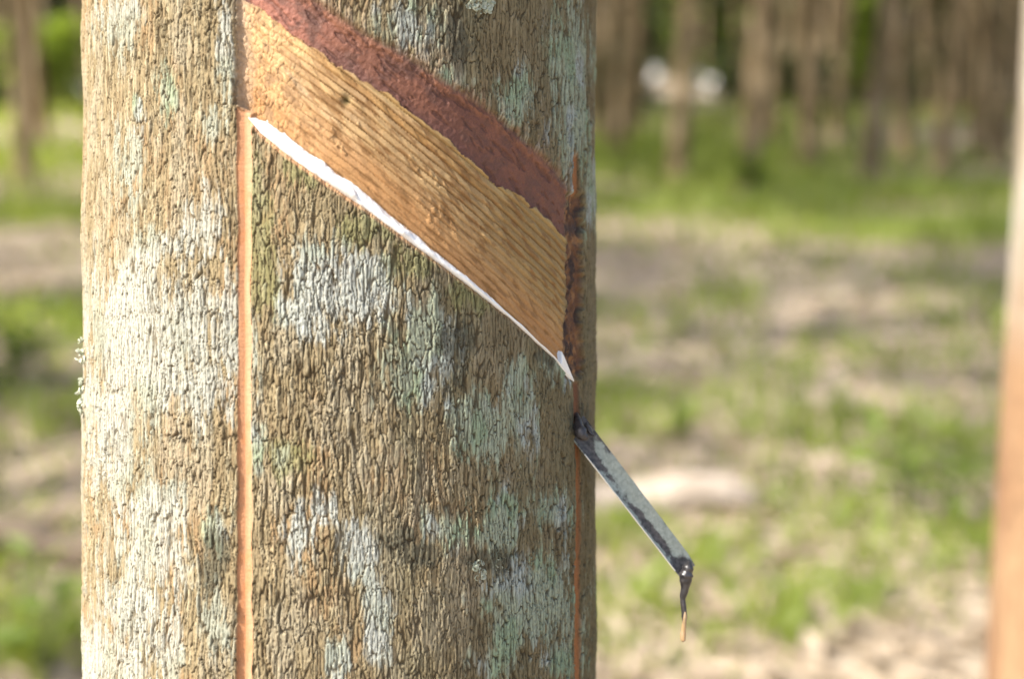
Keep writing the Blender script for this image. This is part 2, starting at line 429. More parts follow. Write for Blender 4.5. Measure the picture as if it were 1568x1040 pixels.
RR = RB + H
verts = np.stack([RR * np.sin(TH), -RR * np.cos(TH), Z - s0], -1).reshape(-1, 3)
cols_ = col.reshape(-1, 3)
faces = grid_faces(nr, nc, wrap=True)
def fmean(a): return a.ravel()[faces[:, 0]] * 0.5 + a.ravel()[faces[:, 2]] * 0.5
fi, fy_, frb = fmean(inside), fmean(y), fmean(yRB)
kind = np.zeros(len(faces), np.int8)
kind[(fi > 0.45) & (fy_ >= frb)] = 1
kind[(fi > 0.45) & (fy_ < frb)] = 2
kind[(fmean(scm) > 0.5)] = 5
kind[(fmean(gm) > 0.5)] = 3
kind[(fmean(g2m) > 0.5) & (fy_ > 400)] = 4
kind[(fmean(g2m) > 0.5) & (fy_ <= 400)] = 6
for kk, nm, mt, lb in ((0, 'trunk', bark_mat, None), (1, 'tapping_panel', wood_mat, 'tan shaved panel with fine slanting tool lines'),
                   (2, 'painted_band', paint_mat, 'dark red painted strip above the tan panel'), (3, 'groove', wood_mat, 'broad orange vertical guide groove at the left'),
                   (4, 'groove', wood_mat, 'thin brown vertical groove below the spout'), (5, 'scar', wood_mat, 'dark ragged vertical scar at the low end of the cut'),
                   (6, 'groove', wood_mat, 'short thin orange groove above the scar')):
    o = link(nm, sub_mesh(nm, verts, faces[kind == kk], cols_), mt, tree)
    if lb: o['label'] = lb
del verts, faces, col, cols_, TH

def tpt(px, py, h=0.0):
    """world point h above the nominal trunk surface at a photo position"""
    th, s = on_trunk(np.asarray(px, float), np.asarray(py, float))
    r = R0 + h
    return np.stack([X0 + r * np.sin(th), D0 - r * np.cos(th), s], -1)      # camera frame: right, forward, up
def cam2world(P):
    P = np.asarray(P, float)
    B = np.array([RIGHT, FWD, UP])
    return P @ B + np.array(CAM)

# ------------------------------------------------------------------ latex in the cut
m_latex, nt, b = new_mat('wet_latex')
b.inputs['Base Color'].default_value = (0.74, 0.745, 0.735, 1); b.inputs['Roughness'].default_value = 0.2
b.inputs['Subsurface Weight'].default_value = 0.25; b.inputs['Subsurface Radius'].default_value = (0.002, 0.002, 0.002)
v = obj_coord(nt); f = noise(nt, v, 160, 2); bump(nt, b, f, 0.4, 0.0012); b.inputs['Coat Weight'].default_value = 0.4; b.inputs['Coat Roughness'].default_value = 0.1
ns, nt_ = 520, 22
sx = np.linspace(381, 877, ns); tt = np.linspace(-0.12, 1.22, nt_)
SX, TT = np.meshgrid(sx, tt, indexing='ij')
jag = 4.0 * fbm(SX / 17, SX * 0, 601, 3) + 1.2 * vn(SX / 4, SX * 0, 603)
lo = yL(SX) - 1.5 + 0.6 * vn(SX / 9, SX * 0, 607); hi = yU(SX) - jag * np.clip(TT, 0, 1)
wid = np.interp(SX, [381, 386, 400, 560, 700, 800, 855, 866, 877], [0.15, 0.6, 0.95, 1.0, 0.95, 0.85, 0.8, 0.9, 1.0])
hi = lo + (hi - lo) * wid
hi = np.where(SX > 858, lo - (24 * np.clip((878 - SX) / 18, 0, 1) + 1), hi)
YY = lo + (hi - lo) * TT
tcl = np.clip(TT, 0, 1)
# surface runs from the bark rim to the panel floor, domed, with clots
dome = 2.1 * np.sin(PI * tcl) ** 0.7 + 0.15
clot = 1.5 * ss(0.0, 0.40, fbm(SX / 20, TT * 1.2, 611, 2)) * ss(700, 600, SX) + 0.5 * fbm(SX / 11, TT * 1.5, 613, 2)
hgt = (-3.2 * (1 - 0.5 * ss(520, 850, SX)) * tcl * np.clip((yL(SX) - yU(SX)) / 18, 0.35, 1) + dome * np.clip((yL(SX) - yU(SX)) / 16, 0.45, 1) + clot * np.sin(PI * tcl) * np.clip(wid, 0.3, 1)) * mm
hgt = np.where(SX > 850, hgt * (1 - 0.9 * ss(850, 864, SX)) + 0.6 * mm * ss(850, 864, SX), hgt)
hgt = np.where((TT < 0) | (TT > 1), -4.6 * np.maximum(tcl, 0.25) * (1 - 0.5 * ss(520, 850, SX)) * mm, hgt)
P = cam2world(tpt(SX, YY, hgt)).reshape(-1, 3)
latex = link('latex', np_mesh('latex', P, grid_faces(ns, nt_)[:, ::-1]), m_latex)
tag(latex, 'fresh white latex running down the slanting cut in the bark', 'latex')

# ------------------------------------------------------------------ spout
def rotm(a, b_, c): return a
m_spout, nt, b = new_mat('stained_tin')
v = obj_coord(nt); f = noise(nt, v, 190, 6, 0.62); f2_ = noise(nt, v, 520, 4, 0.6)
at = N(nt, 'ShaderNodeAttribute'); at.attribute_name = 'tone'
sep = N(nt, 'ShaderNodeSeparateColor'); nt.links.new(at.outputs['Color'], sep.inputs['Color'])
ad = N(nt, 'ShaderNodeMath', operation='ADD'); nt.links.new(f, ad.inputs[0]); nt.links.new(sep.outputs['Red'], ad.inputs[1])
stain = ramp(nt, ad.outputs[0], [(0.88, (0, 0, 0)), (1.10, (1, 1, 1))])
clean = ramp(nt, f2_, [(0.3, (0.21, 0.24, 0.205)), (0.7, (0.34, 0.375, 0.325))])
c1 = mixc(nt, clean, ramp(nt, f2_, [(0.35, (0.030, 0.028, 0.026)), (0.65, (0.11, 0.10, 0.09))]), stain)
c2 = mixc(nt, c1, (0.78, 0.74, 0.63), sep.outputs['Green'])
nt.links.new(c2, b.inputs['Base Color']); b.inputs['Roughness'].default_value = 0.5; b.inputs['Metallic'].default_value = 0.15
bump(nt, b, f, 0.5, 0.0006)
m_black, nt, b = new_mat('dried_black_latex')
v = obj_coord(nt); f = noise(nt, v, 300, 5)
nt.links.new(ramp(nt, f, [(0.3, (0.010, 0.010, 0.012)), (0.7, (0.055, 0.050, 0.050))]), b.inputs['Base Color'])
b.inputs['Roughness'].default_value = 0.3; bump(nt, b, f, 0.6, 0.001)
m_amber, nt, b = new_mat('amber_latex')
b.inputs['Base Color'].default_value = (0.72, 0.52, 0.30, 1); b.inputs['Roughness'].default_value = 0.25
b.inputs['Transmission Weight'].default_value = 0.6; b.inputs['Subsurface Weight'].default_value = 0.4
b.inputs['Subsurface Radius'].default_value = (0.004, 0.003, 0.002)

def campt(px, py, d): return np.array([(px - CX) / FP * d, d, (CY - py) / FP * d])
dA, dB = 0.768, 0.774
A0, A1 = campt(872, 655, dA), campt(1042.5, 876, dB)       # crease line of the folded strip
ax = A1 - A0; Ls = np.linalg.norm(ax); ax /= Ls
toc = np.array([0, -1.0, 0]); n1 = np.array([0.79, 0, 0.61]); n1 -= ax * n1.dot(ax); n1 /= np.linalg.norm(n1)
n2 = np.cross(ax, n1); n2 = n2 if n2.dot(toc) > 0 else -n2
# folded profile (n1, n2) in mm: back wall top -> crease -> front lip, and back along the outside
prof_in = [(9.0, -2.2), (8.6, -2.1), (6.2, -1.7), (3.4, -1.1), (1.2, -0.5), (0.2, 0.1), (-0.8, 0.9), (-1.7, 1.9), (-2.0, 2.6)]
prof_out = [(-2.5, 2.5), (-2.3, 1.5), (-1.3, 0.2), (0.0, -0.7), (1.2, -1.3), (3.4, -1.9), (6.2, -2.5), (8.6, -2.9), (9.05, -2.9)]
prf = prof_in + prof_out; npf = len(prf)
nl = 120; Pv = []; tone = []
for i in range(nl):
    q = i / (nl - 1)
    w = 1.0 + 0.10 * (1 - q)
    for j, (a, c) in enumerate(prf):
        wob = 0.10 * math.sin(q * 23 + j) + 0.12 * math.sin(q * 51 + 2 * j)
        tip = max(0, (q - 0.955) / 0.045)
        ee = q * Ls
        if a > 0: ee += (a * 0.16) * mm * 0 + tip * 0.002 * (a / 9)
        fold = tip ** 2 * 1.6
        Pv.append(A0 + ax * (ee) + n1 * (0.84 * a * w * (1 - 0.10 * tip) + wob * 0.3) * mm + n2 * (c + wob * 0.4 + fold) * mm)
        st = (0.42 + 0.14 * math.sin(q * 9 + 1)) * math.exp(-((a - 1.0 - 1.2 * math.sin(q * 6 + 2) * (1 - q)) / 2.3) ** 2) + 0.14 * math.exp(-((a - 9) / 0.8) ** 2) + 0.42 * max(0, 1 - q * 3.3) + 0.6 * max(0, (q - 0.90) / 0.1) * (1 if a < 7 else .4) + 0.16
        rim = (1.0 if j in (8, 9, 10) and 0.16 < q < 0.97 else 0)
        tone.append((st if not rim else 0, rim, 0))
Pv = np.array(Pv); fcs = grid_faces(nl, npf, wrap=True)
spout = empty('spout', 'grey folded metal spout stained black sticking out of the tapped trunk', 'spout', cam2world(A0))
sinv = np.array(spout.location)
def rel(P): return cam2world(P) - sinv
link('channel', np_mesh('channel', rel(Pv), fcs, np.array(tone)), m_spout, spout)

def tube(path, radii, seg=16, seed=0, amp=0.12, sub=6):
    path = np.array(path, float); radii = np.array(radii, float); n = len(path)
    t = np.linspace(0, n - 1, (n - 1) * sub + 1)
    # Catmull-Rom
    def cr(a):
        o = []
        for q in t:
            i = min(int(q), n - 2); u = q - i
            p0, p1, p2, p3 = a[max(i - 1, 0)], a[i], a[i + 1], a[min(i + 2, n - 1)]
            o.append(0.5 * (2 * p1 + (p2 - p0) * u + (2 * p0 - 5 * p1 + 4 * p2 - p3) * u * u + (3 * p1 - p0 - 3 * p2 + p3) * u ** 3))
        return np.array(o)
    Pp = cr(path); Rr = np.maximum(cr(radii), 1e-5); V = []
    for i in range(len(Pp)):
        tg = Pp[min(i + 1, len(Pp) - 1)] - Pp[max(i - 1, 0)]; tg /= np.linalg.norm(tg)
        e1 = np.cross(tg, [0.3, 1, 0.1]); e1 /= np.linalg.norm(e1); e2 = np.cross(tg, e1)
        a = np.linspace(0, 2 * PI, seg, endpoint=False)
        rn = Rr[i] * (1 + amp * 1.4 * vn(np.cos(a) * 0.7 + 5 + i * 0.09, np.sin(a) * 0.7 + 9, seed) + amp * 0.9 * vn(a * 0 + i * 0.35, a * 0, seed + 3))
        V.append(Pp[i] + rn[:, None] * (np.cos(a)[:, None] * e1 + np.sin(a)[:, None] * e2))
    V = np.concatenate(V); F = grid_faces(len(Pp), seg, wrap=True)
    # close the ends with a small ring collapsed to the centre
    V = np.concatenate([V, [Pp[0]], [Pp[-1]]]); c0, c1 = len(V) - 2, len(V) - 1
    i = np.arange(seg); L = (len(Pp) - 1) * seg
    capA = np.stack([(i + 1) % seg, i, np.full(seg, c0), np.full(seg, c0)], -1)
    capB = np.stack([L + i, L + (i + 1) % seg, np.full(seg, c1), np.full(seg, c1)], -1)
    return V, np.concatenate([F, capA[:, :3].repeat(1, 0)[:, [0, 1, 2, 2]], capB]), None

def tri_fix(V, F):
    """quads with a doubled corner become a Blender mesh through from_pydata"""
    me = bpy.data.meshes.new('m')
    fs = [tuple(dict.fromkeys(int(k) for k in f)) for f in F]
    me.from_pydata([tuple(p) for p in V], [], fs); me.update()
    for p in me.polygons: p.use_smooth = True
    return me

pxm = dB / FP
def tube_obj(name, pts, rad_px, mat, parent, d=dB, seed=1, amp=0.15, origin=None):
    path = [campt(px_, py_, dd) for px_, py_, dd in pts]
    V, F, _ = tube(path, [r * pxm for r in rad_px], seed=seed, amp=amp)
    W = cam2world(V) - (np.array(origin) if origin is not None else 0)
    return link(name, tri_fix(W, F), mat, parent)
# clotted black rubber where the spout enters the bark
tube_obj('dried_latex', [(877, 618, .778), (881, 632, .774), (885, 646, .768), (887, 658, .763), (893, 668, .761), (901, 672, .761)], [1.5, 3, 5.5, 8, 7, 2], m_black, spout, seed=5, amp=0.45, origin=sinv)
tube_obj('dried_latex', [(896, 645, .774), (899, 654, .768), (904, 662, .764), (910, 668, .763)], [1.5, 4, 4, 1.5], m_black, spout, seed=8, amp=0.45, origin=sinv)
drip_loc = cam2world(campt(1050, 880, dB))
drip = empty('latex_drip', 'dark dried latex string hanging from the spout tip with an amber end', 'latex drip', drip_loc)
dz = dB - 0.0035
tube_obj('strand', [(1056, 860, dz + .0006), (1053, 870, dz), (1050, 882, dz), (1050, 892, dz), (1049, 904, dz), (1046, 916, dz), (1047, 930, dz), (1048, 944, dz), (1047, 956, dz)],
         [2.5, 8.0, 10.5, 8.5, 6.8, 5.0, 5.8, 4.6, 3.0], m_black, drip, seed=3, amp=0.35, origin=drip_loc)
tube_obj('amber_end', [(1048.5, 938, dz - .0008), (1049, 946, dz - .001), (1047.5, 956, dz - .0006), (1046.5, 966, dz), (1046, 974, dz), (1046, 981, dz), (1046, 984, dz)],
         [2.0, 3.0, 3.4, 3.9, 4.4, 4.0, 0.8], m_amber, drip, seed=4, amp=0.10, origin=drip_loc)

# ------------------------------------------------------------------ leafy lichens on the bark
m_lich, nt, b = new_mat('leafy_lichen')
v = obj_coord(nt); f = noise(nt, v, 900, 3)
nt.links.new(ramp(nt, f, [(0.3, (0.30, 0.34, 0.23)), (0.7, (0.52, 0.54, 0.44))]), b.inputs['Base Color'])
b.inputs['Roughness'].default_value = 0.85
def lichen(label, spots, seed, out=1.0):
    rng = random.Random(seed); V = []; F = []
    for (px_, py_, sz, n) in spots:
        for i in range(n):
            a = px_ + rng.uniform(-1, 1) * sz; c = py_ + rng.uniform(-1, 1) * sz
            th, s = on_trunk(np.array(max(a, 131.5)), np.array(c))
            nrm = np.array([math.sin(th), -math.cos(th), 0]); tn = np.array([math.cos(th), math.sin(th), 0]); up = np.array([0, 0, 1.0])
            q = np.array([X0, D0, 0]) + nrm * (R0 + rng.uniform(0.0002, 0.0016) * out) + up * s + tn * 0
            al = rng.uniform(0, 2 * PI); r = rng.uniform(0.0006, 0.0014)
            e1 = tn * math.cos(al) + up * math.sin(al) + nrm * rng.uniform(-.3, .9) * out; e2 = np.cross(nrm, e1) + nrm * rng.uniform(-.3, .5)
            o = len(V); m = 9
            V.append(q - nrm * 0.0006)
            for k_ in range(m):
                an = 2 * PI * k_ / m; rr_ = r * (1 + 0.35 * rng.uniform(-1, 1))
                V.append(q + (e1 * math.cos(an) + e2 * math.sin(an)) * rr_ + nrm * 0.0009 * rng.uniform(0, 1))
            for k_ in range(m): F.append((o, o + 1 + k_, o + 1 + (k_ + 1) % m))
    W = cam2world(np.array(V)); o0 = W.mean(0)
    ob = link('lichen', np_mesh('lichen', W - o0, np.array(F)), m_lich); ob.location = o0
    sol = ob.modifiers.new('thick', 'SOLIDIFY'); sol.thickness = 0.00025
    return tag(ob, label, 'lichen', 'leafy lichens on the tapped tree')
lichen('pale leafy lichen tufts sticking out of the sunlit left edge of the trunk', [(131, 520, 3, 3), (130, 540, 3, 6), (131, 553, 4, 7), (130, 585, 4, 8), (131, 598, 4, 8), (131, 615, 4, 5), (130, 628, 4, 7)], 3, 1.9)
lichen('pale green leafy lichen on the bark above the red band', [(722, 4, 9, 26), (738, 10, 9, 26), (748, 3, 7, 14)], 5, 0.8)
lichen('small green lichen flakes beside the big pale green lichen patch', [(731, 868, 7, 14), (734, 882, 6, 10), (762, 862, 7, 10), (768, 878, 5, 6)], 7, 0.6)

# ------------------------------------------------------------------ plantation: ground
m_ground, nt, b = new_mat('forest_soil')
v = obj_coord(nt)
n1_ = noise(nt, v, 0.9, 6, 0.6); n2_ = noise(nt, v, 14, 6, 0.7); n3_ = noise(nt, v, 0.22, 4, 0.5)
litter = ramp(nt, n2_, [(0.3, (0.27, 0.21, 0.145)), (0.5, (0.40, 0.325, 0.24)), (0.7, (0.53, 0.45, 0.35))])
green = ramp(nt, n2_, [(0.3, (0.12, 0.15, 0.040)), (0.7, (0.22, 0.25, 0.080))])
gmask = ramp(nt, n1_, [(0.57, (0, 0, 0)), (0.70, (1, 1, 1))])
nt.links.new(mixc(nt, litter, green, gmask), b.inputs['Base Color'])
b.inputs['Roughness'].default_value = 0.95; b.inputs['Specular IOR Level'].default_value = 0.1
bump(nt, b, n2_, 0.6, 0.03)
gy = np.concatenate([np.linspace(-12, 16, 150), np.geomspace(16.3, 600, 60)]); gxs = np.concatenate([-np.geomspace(400, 9.2, 40), np.linspace(-9, 9, 120), np.geomspace(9.2, 400, 40)])
GX, GY = np.meshgrid(gxs, gy)
def gheight(X, Y):
    X = np.asarray(X, float); Y = np.asarray(Y, float)
    fade = np.clip((np.hypot(X, Y) - 0.8) / 3, 0, 1)
    return (0.10 * fbm(X / 2.3, Y / 2.3, 701, 3) + 0.05 * vn(X / 0.6, Y / 0.6, 705)) * fade
GZ = gheight(GX, GY)
g = link('ground', np_mesh('ground', np.stack([GX, GY, GZ], -1).reshape(-1, 3), grid_faces(len(gy), len(gxs))), m_ground)
g['kind'] = 'structure'

# ------------------------------------------------------------------ leaves
def leaf_mat(name, c, c2, rough=0.5, trans=0.45):
    m = bpy.data.materials.new(name); m.use_nodes = True; nt = m.node_tree
    b = nt.nodes['Principled BSDF']; out = nt.nodes['Material Output']
    at = N(nt, 'ShaderNodeAttribute'); at.attribute_name = 'tone'
    sep = N(nt, 'ShaderNodeSeparateColor'); nt.links.new(at.outputs['Color'], sep.inputs['Color'])
    cc = ramp(nt, sep.outputs['Red'], [(0.0, c), (1.0, c2)])
    nt.links.new(cc, b.inputs['Base Color']); b.inputs['Roughness'].default_value = rough
    tr = N(nt, 'ShaderNodeBsdfTranslucent'); hs = N(nt, 'ShaderNodeMix', data_type='RGBA', blend_type='MULTIPLY')
    hs.inputs[0].default_value = 1; hs.inputs[7].default_value = (1.25, 1.2, 0.5, 1); nt.links.new(cc, hs.inputs[6])
    nt.links.new(hs.outputs[2], tr.inputs['Color'])
    mx = N(nt, 'ShaderNodeMixShader'); mx.inputs[0].default_value = trans
    nt.links.new(b.outputs[0], mx.inputs[1]); nt.links.new(tr.outputs[0], mx.inputs[2]); nt.links.new(mx.outputs[0], out.inputs['Surface'])
    return m
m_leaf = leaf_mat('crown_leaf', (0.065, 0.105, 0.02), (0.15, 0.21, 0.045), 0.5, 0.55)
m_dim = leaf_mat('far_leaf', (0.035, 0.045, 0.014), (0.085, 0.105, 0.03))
m_grass = leaf_mat('grass_blade', (0.21, 0.28, 0.06), (0.37, 0.44, 0.13), 0.5, 0.55)
m_plant = leaf_mat('seedling_leaf', (0.10, 0.17, 0.03), (0.27, 0.36, 0.08), 0.35)
m_dead = leaf_mat('dead_leaf', (0.31, 0.24, 0.165), (0.44, 0.36, 0.27), 0.7, 0.15)

def leaves(P, D, Nn, L, W, tone):
    """many pointed leaves: base P, direction D, normal N, length, width"""
    P, D, Nn = (np.asarray(a, np.float64) for a in (P, D, Nn))
    D = D / np.linalg.norm(D, axis=1, keepdims=True)
    Sd = np.cross(D, Nn); Sd /= np.maximum(np.linalg.norm(Sd, axis=1, keepdims=True), 1e-9)
    Nn = np.cross(Sd, D)
    L = np.asarray(L)[:, None]; W = np.asarray(W)[:, None]
    a = P; b_ = P + D * L * 0.5 + Sd * W * 0.5 + Nn * W * 0.12; c = P + D * L - Nn * L * 0.12; d = P + D * L * 0.5 - Sd * W * 0.5 + Nn * W * 0.12
    V = np.stack([a, b_, c, d], 1).reshape(-1, 3)
    F = np.arange(len(V)).reshape(-1, 4)
    T = np.repeat(np.asarray(tone), 4)
    return V, F, np.stack([T, T, T], -1)

rg = np.random.default_rng(8)
def unit(n): 
    a = rg.normal(size=(n, 3)); return a / np.linalg.norm(a, axis=1, keepdims=True)

def crown_mesh(seed, n_cl=20, per=90, rad=2.3, z0=4.2, z1=9.0):
    global rg; rg = np.random.default_rng(seed)
    c = unit(n_cl) * (rg.random((n_cl, 1)) ** 0.5)
    c = c * np.array([rad, rad, (z1 - z0) / 2]) + np.array([0, 0, (z0 + z1) / 2])
    n = n_cl * per
    cen = np.repeat(c, per, 0); off = unit(n) * (rg.random((n, 1)) ** 0.6) * 0.62 * np.array([1, 1, 0.6])
    D = off + np.array([0, 0, -0.25]); Nn = unit(n) * 0.7 + np.array([0, 0, 1.0])
    V, F, T = leaves(cen + off, D, Nn, rg.uniform(.18, .30, n), rg.uniform(.08, .13, n), np.clip(np.repeat(rg.random(n_cl), per) * 0.6 + rg.random(n) * .4, 0, 1))
    return np_mesh('crown', V, F, T, False), c

def trunk_mesh(seed, c, r=0.115, htop=5.2, bend=0.10):
    rs = np.random.default_rng(seed)
    seg = 20; zz = np.concatenate([[-0.15, 0, .06, .15, .3, .5], np.linspace(.8, htop, 22)])
    a = np.linspace(0, 2 * PI, seg, endpoint=False)
    A, Zz = np.meshgrid(a, zz)
    r_ = r * (1 + 0.5 * np.exp(-np.maximum(Zz, 0) / .13)) * (1 - 0.09 * np.clip(Zz, 0, 9) ** 0.9)
    r_ = r_ * (1 + 0.07 * fbm(np.cos(A) * 1.4 + 7, Zz * 1.6 + np.sin(A) * 1.4, seed, 3))
    bx = bend * (np.sin(Zz * 0.7 + seed) - math.sin(seed)); by = bend * (np.cos(Zz * 0.6 + seed * 2) - math.cos(seed * 2))
    V = np.stack([bx + r_ * np.cos(A), by + r_ * np.sin(A), Zz], -1).reshape(-1, 3); F = grid_faces(len(zz), seg, True)
    VV = [V]; FF = [F]; off = len(V)
    top = np.array([bx[-1, 0], by[-1, 0], htop - .1])
    for k in range(7):                                     # limbs out to the leaf clumps
        tgt = c[rs.integers(len(c))]
        st = top + np.array([0, 0, -rs.uniform(0, 1.4)])
        mid_ = (st + tgt) / 2 + rs.normal(size=3) * .2 + np.array([0, 0, .2])
        v2, f2__, _ = tube([st, mid_, tgt], [.06, .04, .012], seg=7, seed=k, amp=.1, sub=4)
        VV.append(v2); FF.append(f2__ + off); off += len(v2)
    return tri_fix(np.concatenate(VV), np.concatenate(FF))

m_far, nt, b = new_mat('far_bark')
v = obj_coord(nt, (1, 1, 0.5)); a_ = noise(nt, v, 5.5, 5, 0.6); d_ = noise(nt, v, 30, 4, 0.6)
oi = N(nt, 'ShaderNodeObjectInfo')
bc = ramp(nt, a_, [(0.30, (0.125, 0.095, 0.050)), (0.5, (0.22, 0.170, 0.100)), (0.68, (0.38, 0.33, 0.24))])
bc = mixc(nt, bc, ramp(nt, d_, [(0.3, (0.65,) * 3), (0.7, (1.25,) * 3)]), 1.0, 'MULTIPLY')
bc = mixc(nt, bc, ramp(nt, oi.outputs['Random'], [(0.0, (0.62, 0.60, 0.58)), (0.5, (1.0, 0.92, 0.82)), (1.0, (1.18, 1.1, 1.02))]), 1.0, 'MULTIPLY')
nt.links.new(bc, b.inputs['Base Color']); b.inputs['Roughness'].default_value = 0.9; bump(nt, b, d_, 0.8, 0.01)

variants = []
for sd in (21, 22, 23, 24):
    cm, cc = crown_mesh(sd); tm = trunk_mesh(sd, cc)
    cm.materials.append(m_leaf); tm.materials.append(m_far)
    sm_, _ = crown_mesh(sd + 50, n_cl=12); sm_.materials.append(m_leaf)
    variants.append((tm, cm, sm_))
proto = []
def plant_tree(xx, yy, k, rz, sc, label, group, lean=(0, 0)):
    t = empty('rubber_tree', label, 'tree', (xx, yy, float(gheight(xx, yy))), group)
    t.rotation_euler = (lean[0], lean[1], rz); t.scale = (sc, sc, sc)
    tm, cm, sm_ = variants[k % 4]
    if yy < 34: cm = sm_        # crowns thinned so more sun reaches the nearer ground
    for nm, me in (('trunk', tm), ('crown', cm)):
        o = bpy.data.objects.new(nm, me); C.objects.link(o); o.parent = t
    return t
# crown of the tapped tree
o = bpy.data.objects.new('crown', variants[0][1]); C.objects.link(o); o.parent = tree; o.location = (0, 0, 0)

# the near tree at the right edge
def near_bark():
    m, nt, b = new_mat('smooth_bark')
    v = obj_coord(nt, (1, 1, 0.5)); a_ = noise(nt, v, 9, 5, 0.6); d_ = noise(nt, v, 120, 5, 0.65)
    tc = N(nt, 'ShaderNodeTexCoord'); sp_ = N(nt, 'ShaderNodeSeparateXYZ'); nt.links.new(tc.outputs['Object'], sp_.inputs[0])
    mr = N(nt, 'ShaderNodeMapRange'); mr.inputs[1].default_value = 0.98; mr.inputs[2].default_value = 1.14
    nt.links.new(sp_.outputs['Z'], mr.inputs[0])
    up_ = ramp(nt, a_, [(0.35, (0.23, 0.18, 0.125)), (0.5, (0.31, 0.275, 0.215)), (0.62, (0.40, 0.40, 0.345))])
    lo_ = ramp(nt, a_, [(0.35, (0.18, 0.092, 0.045)), (0.65, (0.29, 0.185, 0.10))])
    c = mixc(nt, lo_, up_, mr.outputs[0]); c = mixc(nt, c, ramp(nt, d_, [(0.3, (0.75,) * 3), (0.7, (1.2,) * 3)]), 1.0, 'MULTIPLY')
    nt.links.new(c, b.inputs['Base Color']); b.inputs['Roughness'].default_value = 0.9; bump(nt, b, d_, 0.7, 0.004)
    return m
nd = 1.95
nx = (1541 - CX) / FP * nd + 0.118
nt_tree = empty('rubber_tree', 'near blurred rubber tree at the right edge, pale above and orange brown below', 'tree', (nx, nd * math.cos(PITCH), 0))
ntm = trunk_mesh(31, np.array([[1, 0, 6.], [0, 1, 7], [-1, 0, 6.5]]), 0.126, bend=0.0)
ntm.materials.append(near_bark())
o = bpy.data.objects.new('trunk', ntm); C.objects.link(o); o.parent = nt_tree
o = bpy.data.objects.new('crown', variants[1][1]); C.objects.link(o); o.parent = nt_tree; o.rotation_euler = (0, 0, 1)

# trees one can tell apart: photo x and y of the foot
hero = [(1034, 288, 'dark leaning rubber tree nearest behind the trunk to the right', (0.0, 0.12)),
        (1146, 305, 'dark slim rubber tree right of the leaning one', (0, 0.0)),
        (1240, 262, 'brown rubber tree with a sunlit foot among the far trunks', (0, 0.01)),
        (1330, 286, 'dark rubber tree left of the pale sunlit trunk', (0, -0.01)),
        (1385, 250, 'pale sunlit rubber tree right of a dark trunk', (0, 0.01)),
        (1441, 270, 'rubber tree with bright sunlit ground at its foot', (0, 0.02)),
        (1497, 246, 'dark rubber tree second from the near right trunk', (0, 0.0)),
        (1530, 262, 'slim rubber tree just left of the near right trunk', (0, 0.0)),
        (12, 165, 'dark rubber tree in the left background beside the yellow green shrub', (0, 0.0)),
        (965, 215, 'slim far rubber tree closest to the tapped trunk on its right side', (0, 0.0))]
occ = []
for i, (px_, py_, lb, ln) in enumerate(hero):
    p = ground_at(px_, py_); occ.append((p.x, p.y))
    big_ = 1.75 if px_ < 50 else 1.0
    plant_tree(p.x, p.y, i, i * 1.7, big_ * (0.8 + 0.15 * ((i * 7) % 5) / 5), lb, 'rubber trees of the plantation behind', ln)
rnd = random.Random(12)
nfar = 0
drum_px = [1005, 1063, 1075, 1090]
for row in range(0, 15):
    yy = 16 + row * 3.2
    n = int(8 + yy * 0.8)
    for k_ in range(-n, n + 1):
        xx = k_ * 1.45 + rnd.uniform(-.5, .5) + (row % 2) * 1.1; yj = yy + rnd.uniform(-.9, .9)
        if abs(xx) > yj * 0.34 + 2: continue
        px_ = CX + FP * xx / (yj * math.cos(PITCH))
        if yj < 60 and any(abs(px_ - q) < 26 + 13 * 30 / yj for q in drum_px): continue
        if any((xx - a) ** 2 + (yj - b2) ** 2 < 1.6 for a, b2 in occ): continue
        if any((xx - (sx0 - .93 * q)) ** 2 + (yj - (sy0 - .37 * q)) ** 2 < 9.5 for q in (0, 2, 4, 6, 8, 10) for sx0, sy0 in ((5.7, 57), (5.0, 44), (-7.3, 26.7))): continue   # clearing that lets the sun in
        plant_tree(xx, yj, rnd.randrange(4), rnd.uniform(0, 6.28), rnd.uniform(.62, .95), 'distant rubber tree trunk among many in the dim plantation rows', 'distant rubber tree rows', (0, rnd.uniform(-.03, .03))); nfar += 1
# trees outside the frame whose crowns shade the ground in view
for (xx, yy) in ((-5.3, 3.3), (-5.2, 6.8), (-4.9, 10.4), (-8.2, 4.5), (-8.0, 8.5), (-1.8, 12.8), (-8.5, 12.6), (-1.0, 8.2), (-2.2, 6.4)):
    plant_tree(xx, yy, rnd.randrange(4), rnd.uniform(0, 6.28), rnd.uniform(.9, 1.1), 'rubber tree standing outside the view or behind the big trunk', 'rubber trees around the view')
# the rows go on to both sides of the view
for row in range(0, 6):
    yy = 8 + row * 4.6
    for k_ in range(-16, 17):
        xx = k_ * 3.1 + rnd.uniform(-.6, .6); yj = yy + rnd.uniform(-1, 1); wedge = yj * .34 + 2
        if wedge + .8 < xx < wedge + 9 or -wedge - 13 < xx < -wedge - 8:
            plant_tree(xx, yj, rnd.randrange(4), rnd.uniform(0, 6.28), rnd.uniform(.7, 1.0), 'rubber tree standing outside the view or behind the big trunk', 'rubber trees around the view')
print('far trees', nfar)

# far wood that closes the rows
rg = np.random.default_rng(77)
n = 50000
ang_ = rg.uniform(-0.85, 0.85, n); dist = rg.uniform(84, 100, n)
P = np.stack([dist * np.sin(ang_), dist * np.cos(ang_), rg.random(n) ** 0.8 * 9], -1)
V, F, T = leaves(P, unit(n), unit(n), rg.uniform(.7, 1.5, n), rg.uniform(.5, .9, n), rg.random(n))
fw = link('far_wood', np_mesh('far_wood', V, F, T, False), m_dim); fw['kind'] = 'stuff'; fw['label'] = 'dim far wood closing the plantation rows'

